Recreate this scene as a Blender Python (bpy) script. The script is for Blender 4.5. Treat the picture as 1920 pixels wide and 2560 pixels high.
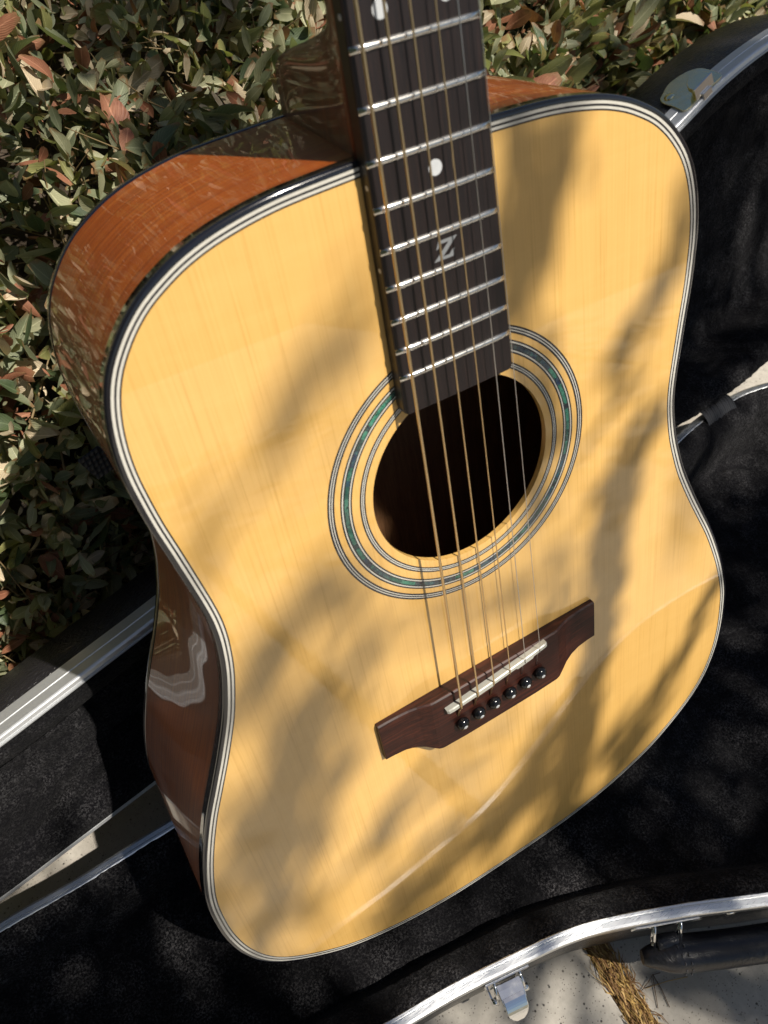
import bpy, bmesh, math, random
import numpy as np
from mathutils import Vector, Matrix
random.seed(7)
rng = np.random.default_rng(11)
S = bpy.context.scene
for o in list(bpy.data.objects):
    bpy.data.objects.remove(o)
COL = S.collection
MM = 0.001

# ---------------------------------------------------------------- camera, light, exposure
G2W = Matrix(((1, 0, 0), (0, .275637, -.961262), (0, .961262, .275637)))   # guitar axes -> world axes
GP0 = Vector((-20, -233, 52))                                             # guitar point lying over the front rim of the case
H = 90.0                                                                  # height of the case rim over the paving (mm)
def gw(p):                                                                # guitar mm -> world m
    v = G2W @ (Vector(p) - GP0)
    return Vector((v.x, v.y, v.z + H)) * MM
CR = Matrix(((.854789, -.162291, .492947), (-.420109, -.774060, .473645), (.304703, -.611958, -.729838)))
cam = bpy.data.cameras.new('camera')
camo = bpy.data.objects.new('camera', cam)
COL.objects.link(camo)
r = G2W @ Vector(CR[0]); u = -(G2W @ Vector(CR[1])); b = -(G2W @ Vector(CR[2]))
loc = gw((-159.269, 371.258, 276.481))
camo.matrix_world = Matrix(((r.x, u.x, b.x, loc.x), (r.y, u.y, b.y, loc.y), (r.z, u.z, b.z, loc.z), (0, 0, 0, 1)))
cam.sensor_fit = 'HORIZONTAL'
cam.sensor_width = 36.0
cam.lens = 36.0 * 2082.4 / 1920.0
cam.clip_start = 0.01
cam.clip_end = 400
cam.dof.use_dof = True
cam.dof.focus_distance = 0.53
cam.dof.aperture_fstop = 20.0
S.camera = camo
CAMLOC = np.array(loc)

SUN = (G2W @ Vector((.39, 1.0, 1.0))).normalized()                       # towards the sun
elev = math.asin(SUN.z)
w = bpy.data.worlds.new('World')
S.world = w
w.use_nodes = True
nt = w.node_tree
sky = nt.nodes.new('ShaderNodeTexSky')
sky.sky_type = 'NISHITA'
sky.sun_disc = False
sky.sun_elevation = elev
sky.sun_rotation = math.atan2(SUN.x, SUN.y)
nt.links.new(sky.outputs[0], nt.nodes['Background'].inputs[0])
nt.nodes['Background'].inputs[1].default_value = 0.05
sl = bpy.data.lights.new('sun', 'SUN')
sl.energy = 5.0
sl.angle = math.radians(0.53)
sl.color = (1.0, .93, .82)
so = bpy.data.objects.new('sun', sl)
COL.objects.link(so)
so.rotation_euler = SUN.to_track_quat('Z', 'Y').to_euler()
so.location = SUN * 6
S.view_settings.view_transform = 'Standard'
S.view_settings.look = 'None'
S.view_settings.exposure = 0.36
S.view_settings.gamma = 1
S.view_settings.use_curve_mapping = False
S.render.engine = 'CYCLES'
S.cycles.max_bounces = 8
S.cycles.use_denoising = True

# ---------------------------------------------------------------- materials
class N:
    """small node-graph helper"""
    def __init__(s, name):
        s.m = bpy.data.materials.new(name)
        s.m.use_nodes = True
        s.t = s.m.node_tree
        s.b = s.t.nodes['Principled BSDF']
    def new(s, typ, **kw):
        n = s.t.nodes.new(typ)
        for k, v in kw.items():
            if k.startswith('i_'):
                key = k[2:].replace('_', ' ')
                n.inputs[int(key) if key.isdigit() else key].default_value = v
            else:
                setattr(n, k, v)
        return n
    def link(s, a, b):
        s.t.links.new(a, b)
    def set(s, **kw):
        for k, v in kw.items():
            s.b.inputs[k.replace('_', ' ')].default_value = v
        return s
    def coord(s, kind='Object', scale=(1, 1, 1), rot=(0, 0, 0)):
        c = s.new('ShaderNodeTexCoord')
        m = s.new('ShaderNodeMapping')
        m.inputs['Scale'].default_value = scale
        m.inputs['Rotation'].default_value = rot
        s.link(c.outputs[kind], m.inputs[0])
        return m.outputs[0]
    def noise(s, vec, scale=5, detail=4, rough=.5, dist=0):
        n = s.new('ShaderNodeTexNoise')
        n.inputs['Scale'].default_value = scale
        n.inputs['Detail'].default_value = detail
        n.inputs['Roughness'].default_value = rough
        n.inputs['Distortion'].default_value = dist
        s.link(vec, n.inputs['Vector'])
        return n.outputs[0]
    def ramp(s, fac, stops):
        n = s.new('ShaderNodeValToRGB')
        e = n.color_ramp.elements
        while len(e) < len(stops):
            e.new(.5)
        for i, (p, c) in enumerate(stops):
            e[i].position = p
            e[i].color = (c[0], c[1], c[2], 1) if not isinstance(c, (int, float)) else (c, c, c, 1)
        s.link(fac, n.inputs[0])
        return n.outputs[0]
    def mix(s, fac, a, b, mode='MIX'):
        n = s.new('ShaderNodeMix', data_type='RGBA', blend_type=mode)
        for i, v in ((0, fac), (6, a), (7, b)):
            if isinstance(v, (int, float)):
                n.inputs[i].default_value = v
            elif isinstance(v, tuple):
                n.inputs[i].default_value = (v[0], v[1], v[2], 1)
            else:
                s.link(v, n.inputs[i])
        return n.outputs[2]
    def math(s, op, a, b=0.0):
        n = s.new('ShaderNodeMath', operation=op)
        for i, v in ((0, a), (1, b)):
            if isinstance(v, (int, float)):
                n.inputs[i].default_value = v
            else:
                s.link(v, n.inputs[i])
        return n.outputs[0]
    def color(s, sock):
        s.link(sock, s.b.inputs['Base Color'])
        return s
    def rough(s, sock):
        s.link(sock, s.b.inputs['Roughness'])
        return s
    def bump(s, h, strength=.3, dist=.001):
        n = s.new('ShaderNodeBump')
        n.inputs['Strength'].default_value = strength
        n.inputs['Distance'].default_value = dist
        s.link(h, n.inputs['Height'])
        s.link(n.outputs[0], s.b.inputs['Normal'])
        return n

def plain(name, col, rough=.4, **kw):
    k = N(name)
    k.set(Base_Color=(*col, 1), Roughness=rough, **kw)
    v = k.coord()
    n = k.noise(v, 300, 3)
    k.color(k.mix(n, tuple(c * .86 for c in col), tuple(min(1, c * 1.12) for c in col)))
    return k.m

M = {}
# spruce soundboard: fine straight grain along Y, silk across it, under clear lacquer
k = N('spruce_lacquer')
v = k.coord(scale=(1, .012, .2))
g1 = k.noise(v, 900, 3, .6)
g2 = k.noise(k.coord(scale=(1, .006, .2)), 260, 2, .5)
silk = k.noise(k.coord(scale=(.22, 1, 1), rot=(0, 0, .12)), 130, 3, .6, .6)
wide = k.noise(k.coord(scale=(1, .3, 1)), 9, 2)
c1 = k.ramp(g1, [(.27, (.60, .345, .088)), (.45, (.70, .42, .122)), (.75, (.73, .45, .138))])
c2 = k.mix(k.ramp(g2, [(.36, .09), (.6, 0.)]), c1, (.56, .30, .08))
c3 = k.mix(k.ramp(silk, [(.45, 0.), (.75, .16)]), c2, (.82, .54, .19))
c4 = k.mix(k.ramp(wide, [(.35, .2), (.65, 0.)]), c3, (.64, .36, .085))
k.color(c4).set(Roughness=.48, Specular_IOR_Level=.4, Coat_Weight=1.0, Coat_Roughness=.012, Coat_IOR=1.58)
k.bump(k.noise(k.coord(), 14, 1), .02, .002)
M['spruce'] = k.m
def wood(name, a, b_, c, coat=1.0, scale=(1, 30, 1), kind='UV', base=30, specks=True):
    k = N(name)
    v = k.coord(kind, scale=scale)
    n1 = k.noise(v, base, 5, .62, .25)
    n2 = k.noise(v, base * 7, 3, .6)
    n3 = k.noise(k.coord(kind), 9, 2)
    col = k.ramp(n1, [(.32, a), (.5, b_), (.7, c)])
    col = k.mix(k.ramp(n2, [(.35, .55), (.55, 0.)]), col, tuple(x * .45 for x in a))
    col = k.mix(k.ramp(n3, [(.4, .35), (.65, 0.)]), col, a)
    k.color(col).set(Roughness=.45, Coat_Weight=coat, Coat_Roughness=.02, Coat_IOR=1.52)
    return k
M['mahogany'] = wood('mahogany_lacquer', (.18, .032, .0035), (.34, .072, .006), (.52, .145, .015), scale=(.3, 26, 1), coat=.7).m
M['neckwood'] = wood('neck_mahogany', (.10, .018, .004), (.16, .032, .006), (.22, .05, .009), kind='Object', scale=(20, 1.2, 20), base=12, coat=.5).m
M['inside'] = wood('unfinished_inner_wood', (.22, .105, .05), (.32, .16, .075), (.40, .21, .10), coat=0, kind='Object', scale=(24, 1, 3), base=14).m
k = wood('rosewood_fingerboard', (.006, .004, .0045), (.011, .0062, .0058), (.022, .0115, .0095), coat=0, kind='Object', scale=(60, 1.5, 30), base=16)
k.set(Roughness=.42, Specular_IOR_Level=.5)
M['fingerboard'] = k.m
k = wood('rosewood_bridge', (.012, .0035, .0025), (.034, .008, .0045), (.090, .022, .010), coat=0, kind='Object', scale=(1.5, 60, 30), base=16)
k.set(Roughness=.5, Specular_IOR_Level=.3)
M['bridge'] = k.m
M['black'] = plain('black_binding', (.007, .007, .010), .12, Coat_Weight=.6, Coat_Roughness=.03)
M['white'] = plain('ivory_purfling', (.58, .56, .50), .2, Coat_Weight=.8, Coat_Roughness=.02)
M['blackline'] = plain('black_purfling', (.010, .011, .016), .2, Coat_Weight=.8, Coat_Roughness=.02)
M['saddle'] = plain('bone_saddle', (.36, .36, .32), .35)
M['pin'] = plain('black_pin', (.006, .006, .007), .12)
M['pearl'] = plain('pearl_dot', (.50, .52, .54), .2, Coat_Weight=.5)
M['logo'] = plain('grey_pearl_logo', (.19, .20, .21), .3)
M['fret'] = plain('nickel_fret', (.78, .76, .72), .18, Metallic=1.0)
k = N('abalone_shell')
oi = k.new('ShaderNodeObjectInfo')
base = k.ramp(oi.outputs['Random'], [(0, (.006, .018, .018)), (.16, (.02, .15, .10)), (.3, (.028, .028, .032)), (.46, (.010, .03, .10)), (.58, (.016, .016, .02)), (.70, (.05, .28, .18)), (.82, (.05, .04, .045)), (.92, (.008, .05, .09))])
vn = k.noise(k.coord(), 420, 4, .65, 2.2)
base = k.mix(k.ramp(vn, [(.40, .9), (.52, 0.), (.64, .75)]), base, k.ramp(k.noise(k.coord(), 260, 3, .5, 1.5), [(.35, (.004, .006, .008)), (.5, (.02, .05, .05)), (.7, (.10, .26, .19))]))
k.color(base).set(Roughness=.22, Coat_Weight=1, Coat_Roughness=.02)
M['abalone'] = k.m
def stringmat(name, col, pitch):
    k = N(name)
    k.set(Base_Color=(*col, 1), Metallic=1.0, Roughness=.28)
    if pitch:
        wv = k.new('ShaderNodeTexWave', wave_type='BANDS', bands_direction='Y')
        wv.inputs['Scale'].default_value = 1 / pitch
        k.link(k.coord(), wv.inputs[0])
        k.bump(wv.outputs[1], .25, .0001)
        k.color(k.mix(wv.outputs[1], tuple(c * .8 for c in col), col))
    else:
        k.color(k.mix(k.noise(k.coord(), 200), tuple(c * .9 for c in col), col))
    return k.m
M['bronze'] = stringmat('bronze_wound_string', (.90, .66, .36), .0018)
M['steel'] = stringmat('plain_steel_string', (.74, .72, .70), 0)
# case
k = N('case_vinyl')
k.set(Base_Color=(.014, .013, .015, 1), Roughness=.28)
v = k.coord('Object', scale=(1, 1, 1))
warp = k.noise(v, 60, 2)
vm = k.new('ShaderNodeVectorMath', operation='MULTIPLY_ADD')
k.link(k.new('ShaderNodeTexCoord').outputs['Object'], vm.inputs[0])
vm.inputs[1].default_value = (170, 420, 420)
nn = k.new('ShaderNodeTexNoise', i_Scale=60.0, i_Detail=1.0)
k.link(v, nn.inputs[0]); k.link(nn.outputs[1], vm.inputs[2])
peb = k.noise(vm.outputs[0], 1.0, 2, .5, 1.2)
k.bump(k.ramp(peb, [(.38, 0.), (.62, 1.)]), .55, .0008)
k.color(k.mix(k.noise(v, 18, 3), (.010, .010, .012), (.020, .018, .020)))
M['vinyl'] = k.m
k = N('black_plush')
v = k.coord('Object')
fib = k.noise(v, 620, 3, .8)
tuft = k.noise(v, 90, 5, .68)
fold = k.noise(v, 20, 4, .65, .9)
col = k.mix(k.ramp(fib, [(.46, 0.), (.66, 1.)]), (.002, .002, .003), (.088, .086, .090))
col = k.mix(k.ramp(tuft, [(.35, .85), (.68, 0.)]), col, (.004, .004, .005))
col = k.mix(k.ramp(fold, [(.38, .8), (.62, 0.)]), col, (.0025, .0025, .0035))
k.color(col).set(Roughness=.95, Specular_IOR_Level=.1, Sheen_Weight=.03, Sheen_Roughness=.45)
h = k.math('ADD', k.math('MULTIPLY', fib, .35), k.math('ADD', tuft, k.math('MULTIPLY', fold, 2.2)))
k.bump(h, .9, .004)
M['plush'] = k.m
k = N('brushed_aluminium')
v = k.coord('Object', scale=(3, 60, 60))
k.set(Metallic=.7, Roughness=.42)
k.color(k.mix(k.noise(v, 40, 4), (.62, .64, .66), (.76, .77, .78)))
k.rough(k.ramp(k.noise(k.coord('Object', scale=(1, 30, 30)), 60, 4), [(.3, .36), (.7, .52)]))
k.bump(k.noise(v, 90, 3), .06, .0004)
M['alu'] = k.m
k = N('polished_aluminium')
k.set(Metallic=1.0)
sc_ = k.noise(k.coord('Object', scale=(4, 90, 90)), 60, 4, .7)
k.color(k.mix(sc_, (.60, .62, .64), (.80, .81, .82)))
k.rough(k.ramp(k.noise(k.coord('Object', scale=(2, 30, 30)), 60, 5, .7), [(.3, .22), (.7, .44)]))
k.bump(sc_, .1, .0004)
M['alu_polished'] = k.m
k = N('chrome')
k.set(Metallic=1.0, Base_Color=(.80, .80, .79, 1), Roughness=.07)
k.rough(k.ramp(k.noise(k.coord(), 140, 4), [(.35, .04), (.75, .16)]))
M['chrome'] = k.m
k = N('catch_hedge_tint')
k.set(Metallic=1.0, Base_Color=(.82, .80, .56, 1), Roughness=.2)  # olive tint: the hedge's reflection put into the metal colour
k.rough(k.ramp(k.noise(k.coord(), 140, 4), [(.35, .12), (.75, .3)]))
M['hedge_tint'] = k.m
k = N('handle_leather')
v = k.coord('Object')
k.set(Roughness=.3, Base_Color=(.012, .013, .017, 1))
wr = k.noise(k.coord('Object', scale=(1, .3, .5)), 120, 4, .65, 2.4)
k.bump(k.math('ADD', k.math('MULTIPLY', k.ramp(wr, [(.34, 0.), (.6, 1.)]), k.ramp(k.noise(v, 30, 2), [(.35, .35), (.65, 1.)])), k.math('MULTIPLY', k.noise(v, 900, 2), .2)), .55, .0007)
k.color(k.mix(k.noise(v, 60), (.009, .010, .014), (.019, .019, .023)))
M['leather'] = k.m
M['thread'] = plain('waxed_thread', (.10, .10, .11), .35)
k = N('ribbed_webbing')
wv = k.new('ShaderNodeTexWave', wave_type='BANDS', bands_direction='X', i_Scale=120.0)
k.link(k.coord(), wv.inputs[0])
k.color(k.mix(wv.outputs[1], (.006, .007, .010), (.020, .022, .028))).set(Roughness=.7)
k.bump(wv.outputs[1], .8, .001)
M['webbing'] = k.m
# concrete
k = N('pale_concrete')
v = k.coord('Object')
big = k.noise(v, 5, 5, .6)
fine = k.noise(v, 160, 6, .7)
col = k.mix(big, (.40, .37, .325), (.54, .51, .455))
col = k.mix(k.ramp(fine, [(.35, .55), (.6, 0.)]), col, (.36, .33, .29))
vo = k.new('ShaderNodeTexVoronoi', i_Scale=260.0, i_Randomness=1.0)
k.link(v, vo.inputs['Vector'])
cell = k.new('ShaderNodeSeparateColor'); k.link(vo.outputs['Color'], cell.inputs[0])
spot = k.math('MULTIPLY', k.ramp(vo.outputs['Distance'], [(.13, 1.), (.30, 0.)]), k.ramp(cell.outputs[0], [(.80, 0.), (.84, 1.)]))
vo2 = k.new('ShaderNodeTexVoronoi', i_Scale=620.0); k.link(v, vo2.inputs['Vector'])
cell2 = k.new('ShaderNodeSeparateColor'); k.link(vo2.outputs['Color'], cell2.inputs[0])
spot2 = k.math('MULTIPLY', k.ramp(vo2.outputs['Distance'], [(.18, 1.), (.38, 0.)]), k.ramp(cell2.outputs[1], [(.74, 0.), (.78, .8)]))
col = k.mix(spot, col, (.055, .05, .048))
col = k.mix(spot2, col, (.09, .08, .075))
stain = k.noise(v, 11, 5, .65, .6)
col = k.mix(k.ramp(stain, [(.36, .45), (.55, 0.)]), col, (.33, .295, .245))
k.color(col).set(Roughness=.85)
k.bump(k.math('SUBTRACT', fine, k.math('MULTIPLY', spot, .8)), .35, .0015)
M['concrete'] = k.m
k = N('soil')
k.color(k.mix(k.noise(k.coord(), 60, 6, .7), (.035, .025, .018), (.10, .075, .05))).set(Roughness=.95)
k.bump(k.noise(k.coord(), 120, 5), .8, .006)
M['soil'] = k.m
def leafmat(name, a, b_, trans=.28, rough=.45):
    k = N(name)
    v = k.coord('Object')
    n = k.noise(v, 75, 4, .65)
    uvc = k.new('ShaderNodeSeparateXYZ'); k.link(k.new('ShaderNodeTexCoord').outputs['UV'], uvc.inputs[0])
    rib = k.math('ABSOLUTE', k.math('SUBTRACT', uvc.outputs[0], .5))
    vein = k.math('SINE', k.math('MULTIPLY', k.math('SUBTRACT', uvc.outputs[1], k.math('MULTIPLY', rib, .9)), 62.0))
    cc = k.mix(k.ramp(n, [(.32, 0.), (.68, 1.)]), a, b_)
    cc = k.mix(k.ramp(vein, [(.78, 0.), (.98, .22)]), cc, tuple(x * 1.5 for x in b_))
    cc = k.mix(k.ramp(rib, [(.012, .55), (.05, 0.)]), cc, tuple(x * 1.7 + .03 for x in b_))
    edge = k.math('ADD', k.math('MULTIPLY', k.math('POWER', uvc.outputs[1], 3.0), .55), k.math('ADD', k.math('MULTIPLY', rib, .35), k.math('MULTIPLY', k.noise(v, 210, 3, .7), .62)))
    cc = k.mix(k.ramp(edge, [(.74, 0.), (.86, .85)]), cc, (.24, .13, .06))
    k.color(cc)
    k.bump(k.math('ADD', vein, k.noise(v, 300, 2)), .25, .0005)
    k.set().set(Roughness=rough, Specular_IOR_Level=.45)
    tr = k.new('ShaderNodeBsdfTranslucent')
    tr.inputs[0].default_value = (b_[0] * 1.1, b_[1] * 1.25, b_[2] * .6, 1)
    mx = k.new('ShaderNodeMixShader')
    mx.inputs[0].default_value = trans
    k.link(k.b.outputs[0], mx.inputs[1]); k.link(tr.outputs[0], mx.inputs[2])
    k.link(mx.outputs[0], k.t.nodes['Material Output'].inputs[0])
    return k.m
LEAF = [leafmat('leaf_grey_green', (.13, .15, .085), (.23, .25, .15)),
        leafmat('leaf_pale_green', (.27, .285, .165), (.45, .44, .28)),
        leafmat('leaf_deep_green', (.045, .072, .032), (.095, .125, .058)),
        leafmat('leaf_olive', (.165, .165, .055), (.28, .275, .105)),
        leafmat('leaf_dead_brown', (.20, .070, .038), (.34, .155, .085), .15, .6),
        leafmat('leaf_dead_tan', (.42, .33, .21), (.62, .52, .37), .15, .6)]
M['twig'] = plain('hedge_twig', (.20, .14, .065), .6)
M['bark'] = plain('tree_bark', (.16, .12, .085), .8)
M['straw'] = plain('dry_straw', (.42, .27, .085), .6)
M['straw_dark'] = plain('dry_straw_brown', (.20, .105, .035), .7)
M['stem'] = plain('dry_stem', (.13, .085, .055), .7)

# ---------------------------------------------------------------- object helpers
def mesh(name, verts, faces, mats, smooth=False, uv=None, midx=None):
    me = bpy.data.meshes.new(name)
    me.from_pydata([tuple(v) for v in verts], [], faces)
    for m in (mats if isinstance(mats, (list, tuple)) else [mats]):
        me.materials.append(m)
    if midx is not None:
        me.polygons.foreach_set('material_index', midx)
    if smooth:
        me.polygons.foreach_set('use_smooth', [True] * len(me.polygons))
    if uv is not None:
        l = me.uv_layers.new(name='UVMap')
        for li, lp in enumerate(me.loops):
            l.data[li].uv = uv[lp.vertex_index]
    me.update()
    return me
def link(name, me, parent=None, loc=None):
    o = bpy.data.objects.new(name, me)
    COL.objects.link(o)
    if parent is not None:
        o.parent = parent
    if loc is not None:
        o.location = loc
    return o
def empty(name, label, cat, mat=None, loc=(0, 0, 0), group=None):
    o = bpy.data.objects.new(name, None)
    COL.objects.link(o)
    o.empty_display_size = .05
    if mat is not None:
        o.matrix_world = mat
    else:
        o.location = loc
    o['label'] = label
    o['category'] = cat
    if group:
        o['group'] = group
    return o
class B:
    """collects simple solids into one mesh"""
    def __init__(s):
        s.v = []; s.f = []; s.mi = []; s.sm = []
    def add(s, vs, fs, mi=0, sm=False):
        n = len(s.v)
        s.v += [tuple(x) for x in vs]
        s.f += [tuple(i + n for i in f) for f in fs]
        s.mi += [mi] * len(fs); s.sm += [sm] * len(fs)
        return s
    def box(s, c, d, mi=0, ax=None):
        ax = ax or (Vector((1, 0, 0)), Vector((0, 1, 0)), Vector((0, 0, 1)))
        c = Vector(c)
        vs = [c + ax[0] * (d[0] / 2 * i) + ax[1] * (d[1] / 2 * j) + ax[2] * (d[2] / 2 * l) for i in (-1, 1) for j in (-1, 1) for l in (-1, 1)]
        return s.add(vs, [(0, 1, 3, 2), (4, 6, 7, 5), (0, 4, 5, 1), (2, 3, 7, 6), (0, 2, 6, 4), (1, 5, 7, 3)], mi)
    def tube(s, pts, r, n=8, mi=0, cap=True):
        pts = [Vector(p) for p in pts]
        rs = r if isinstance(r, (list, tuple)) else [r] * len(pts)
        vs = []; fs = []
        nrm = None
        for i, p in enumerate(pts):
            t = (pts[min(i + 1, len(pts) - 1)] - pts[max(i - 1, 0)]).normalized()
            if nrm is None:
                a = Vector((0, 0, 1)) if abs(t.z) < .9 else Vector((1, 0, 0))
                nrm = t.cross(a).normalized()
            else:
                nrm = (nrm - t * nrm.dot(t)).normalized()
            bi = t.cross(nrm)
            for k_ in range(n):
                a = 2 * math.pi * k_ / n
                vs.append(p + (nrm * math.cos(a) + bi * math.sin(a)) * rs[i])
        for i in range(len(pts) - 1):
            for k_ in range(n):
                fs.append((i * n + k_, i * n + (k_ + 1) % n, (i + 1) * n + (k_ + 1) % n, (i + 1) * n + k_))
        s.add(vs, fs, mi, True)
        if cap:
            q = len(s.v) - len(vs)
            s.f += [tuple(q + k_ for k_ in range(n))[::-1], tuple(q + (len(pts) - 1) * n + k_ for k_ in range(n))]
            s.mi += [mi, mi]; s.sm += [False, False]
        return s
    def lathe(s, prof, c, axis=(0, 0, 1), n=20, mi=0, mis=None):
        ax = Vector(axis).normalized()
        a = ax.orthogonal().normalized(); b2 = ax.cross(a)
        c = Vector(c)
        vs = []; fs = []
        for (rr, zz) in prof:
            for k_ in range(n):
                t = 2 * math.pi * k_ / n
                vs.append(c + ax * zz + (a * math.cos(t) + b2 * math.sin(t)) * rr)
        for i in range(len(prof) - 1):
            for k_ in range(n):
                fs.append((i * n + k_, i * n + (k_ + 1) % n, (i + 1) * n + (k_ + 1) % n, (i + 1) * n + k_))
        base = len(s.v)
        s.add(vs, fs, mi, True)
        if mis:
            m0 = len(s.mi) - len(fs)
            for i in range(len(prof) - 1):
                for k_ in range(n):
                    s.mi[m0 + i * n + k_] = mis[i]
        s.f.append(tuple(base + (len(prof) - 1) * n + k_ for k_ in range(n))); s.mi.append(mis[-1] if mis else mi); s.sm.append(False)
        s.f.append(tuple(base + k_ for k_ in range(n))[::-1]); s.mi.append(mi); s.sm.append(False)
        return s
    def prism(s, poly, z0, z1, mi=0, fr=None):
        """polygon in a plane frame fr=(origin, x, y, n) extruded from z0 to z1"""
        o, x, y, n_ = fr or (Vector(), Vector((1, 0, 0)), Vector((0, 1, 0)), Vector((0, 0, 1)))
        k_ = len(poly)
        vs = [o + x * p[0] + y * p[1] + n_ * z for z in (z0, z1) for p in poly]
        fs = [tuple(range(k_))[::-1], tuple(range(k_, 2 * k_))] + [(i, (i + 1) % k_, k_ + (i + 1) % k_, k_ + i) for i in range(k_)]
        return s.add(vs, fs, mi)
    def build(s, name, mats, parent=None, scale=MM, off=(0, 0, 0), bevel=0):
        vs = [((v[0] - off[0]) * scale, (v[1] - off[1]) * scale, (v[2] - off[2]) * scale) for v in s.v]
        me = mesh(name, vs, s.f, mats, midx=s.mi)
        me.polygons.foreach_set('use_smooth', s.sm)
        bm = bmesh.new(); bm.from_mesh(me)
        bmesh.ops.recalc_face_normals(bm, faces=bm.faces)
        bm.to_mesh(me); bm.free()
        o = link(name, me, parent)
        if bevel:
            md = o.modifiers.new('bevel', 'BEVEL')
            md.width = bevel * MM; md.segments = 2; md.limit_method = 'ANGLE'; md.angle_limit = math.radians(40)
        return o
def crom(pts, per=10, closed=False):
    """Catmull-Rom through points"""
    P = [np.array(p, float) for p in pts]
    n = len(P); out = []
    rng_ = range(n) if closed else range(n - 1)
    for i in rng_:
        p1, p2 = P[i], P[(i + 1) % n]
        p0 = P[i - 1] if (closed or i > 0) else 2 * p1 - p2
        p3 = P[(i + 2) % n] if (closed or i < n - 2) else 2 * p2 - p1
        for k_ in range(per):
            t = k_ / per
            out.append(.5 * ((2 * p1) + (-p0 + p2) * t + (2 * p0 - 5 * p1 + 4 * p2 - p3) * t * t + (-p0 + 3 * p1 - 3 * p2 + p3) * t ** 3))
    if not closed:
        out.append(P[-1])
    return np.array(out)
def resample(P, n, closed=True):
    Q = np.vstack([P, P[:1]]) if closed else P
    s_ = np.r_[0, np.cumsum(np.hypot(*np.diff(Q, axis=0).T))]
    t = np.linspace(0, s_[-1], n + 1)[:-1] if closed else np.linspace(0, s_[-1], n)
    return np.c_[np.interp(t, s_, Q[:, 0]), np.interp(t, s_, Q[:, 1])]
def normals2(P):
    t = np.roll(P, -1, 0) - np.roll(P, 1, 0)
    t /= np.linalg.norm(t, axis=1)[:, None]
    return np.c_[t[:, 1], -t[:, 0]]

# ================================================================ GROUND
LOCAL = Vector((0, 0, 0))
JOINT = lambda x, y: x + .06 * (y + 30) if 0 < x < 100 else x
def slab(x0, x1, y0, y1, dz=0.0):
    b_ = B()
    n = 14
    # slightly broken edges
    e = []
    for (ax_, ay_), (bx_, by_) in (((x0, y0), (x1, y0)), ((x1, y0), (x1, y1)), ((x1, y1), (x0, y1)), ((x0, y1), (x0, y0))):
        L_ = math.hypot(bx_ - ax_, by_ - ay_); k_ = max(2, int(L_ / 25))
        for i in range(k_):
            t = i / k_
            j = 2.2
            e.append((ax_ + (bx_ - ax_) * t + random.uniform(-j, j), ay_ + (by_ - ay_) * t + random.uniform(-j, j)))
    b_.prism([(JOINT(x, y), y) for x, y in e], -40, dz)
    return b_
gb = B()
gb.add([(-60000, -60000, -45), (60000, -60000, -45), (60000, 60000, -45), (-60000, 60000, -45)], [(0, 1, 2, 3)])
ground = gb.build('ground', M['soil'])
ground['kind'] = 'structure'
pav = link('pavement', None)
pav['kind'] = 'structure'
for (x0, x1, y0, y1) in ((-900, 50, -1500, 690), (68, 1010, -1500, 690), (1030, 1990, -1500, 690), (-1870, -920, -1500, 690)):
    slab(x0, x1, y0, y1).build('concrete_slab', M['concrete'], pav, bevel=1.5)
for x0, x1 in ((-900, 50), (68, 1010)):
    slab(x0, x1, -3000, -1520).build('concrete_slab', M['concrete'], pav, bevel=1.5)

# dry grass in the joint between the slabs
def blades(n, xr, yr, lr, spread, mats, name, seed):
    R_ = np.random.default_rng(seed)
    b_ = B()
    for i in range(n):
        y = R_.uniform(*yr); x = JOINT(R_.uniform(*xr), y); L_ = R_.uniform(*lr)
        a = R_.normal(math.pi / 2, spread) + (math.pi if R_.random() < .5 else 0)
        d = Vector((math.cos(a), math.sin(a), 0))
        z = R_.uniform(-6, 3); hgt = R_.uniform(0, 6); wd = R_.uniform(.18, .5)
        side = Vector((-d.y, d.x, R_.uniform(-.6, .6))).normalized() * wd
        bend = Vector((-d.y, d.x, 0)) * R_.normal(0, L_ * .10)
        p0 = Vector((x, y, z)); p1 = p0 + d * L_ * .5 + bend + Vector((0, 0, hgt)); p2 = p0 + d * L_ + Vector((0, 0, hgt * .4))
        b_.add([p0 - side, p0 + side, p1 + side, p1 - side, p2], [(0, 1, 2, 3), (3, 2, 4)], int(R_.random() < .55))
    return b_.build(name, mats)
gr = blades(9000, (50.5, 68.5), (-1100, 40), (6, 24), .30, [M['straw'], M['straw_dark']], 'dry_grass', 5)
gr['kind'] = 'stuff'
# dry stems lying on the paving
def stem(pts, r, label, mat, name='dry_stem'):
    o0 = Vector(pts[0][0])
    b_ = B()
    for p in pts:
        b_.tube([Vector(q) - o0 for q in p], r, 5)
    o = b_.build(name, mat)
    o.location = o0 * MM
    o['label'] = label; o['category'] = 'twig'
stem([[(68, -57, 1.2), (77, -55, 3), (84, -53, 2), (90, -55, 1.2)], [(83, -54, 2), (78, -62, 2), (72, -72, 1.2)], [(84, -53, 2), (83, -64, 1.5), (80, -76, 1.2)]], .34, 'forked brown twig lying on the pale concrete below the case handle', M['stem'])
stem([[(73, -57, 1.0), (90, -62, 2.4), (106, -68, 1)]], .3, 'single straight yellow straw lying across the concrete beside the forked twig', M['straw'], 'straw')

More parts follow.
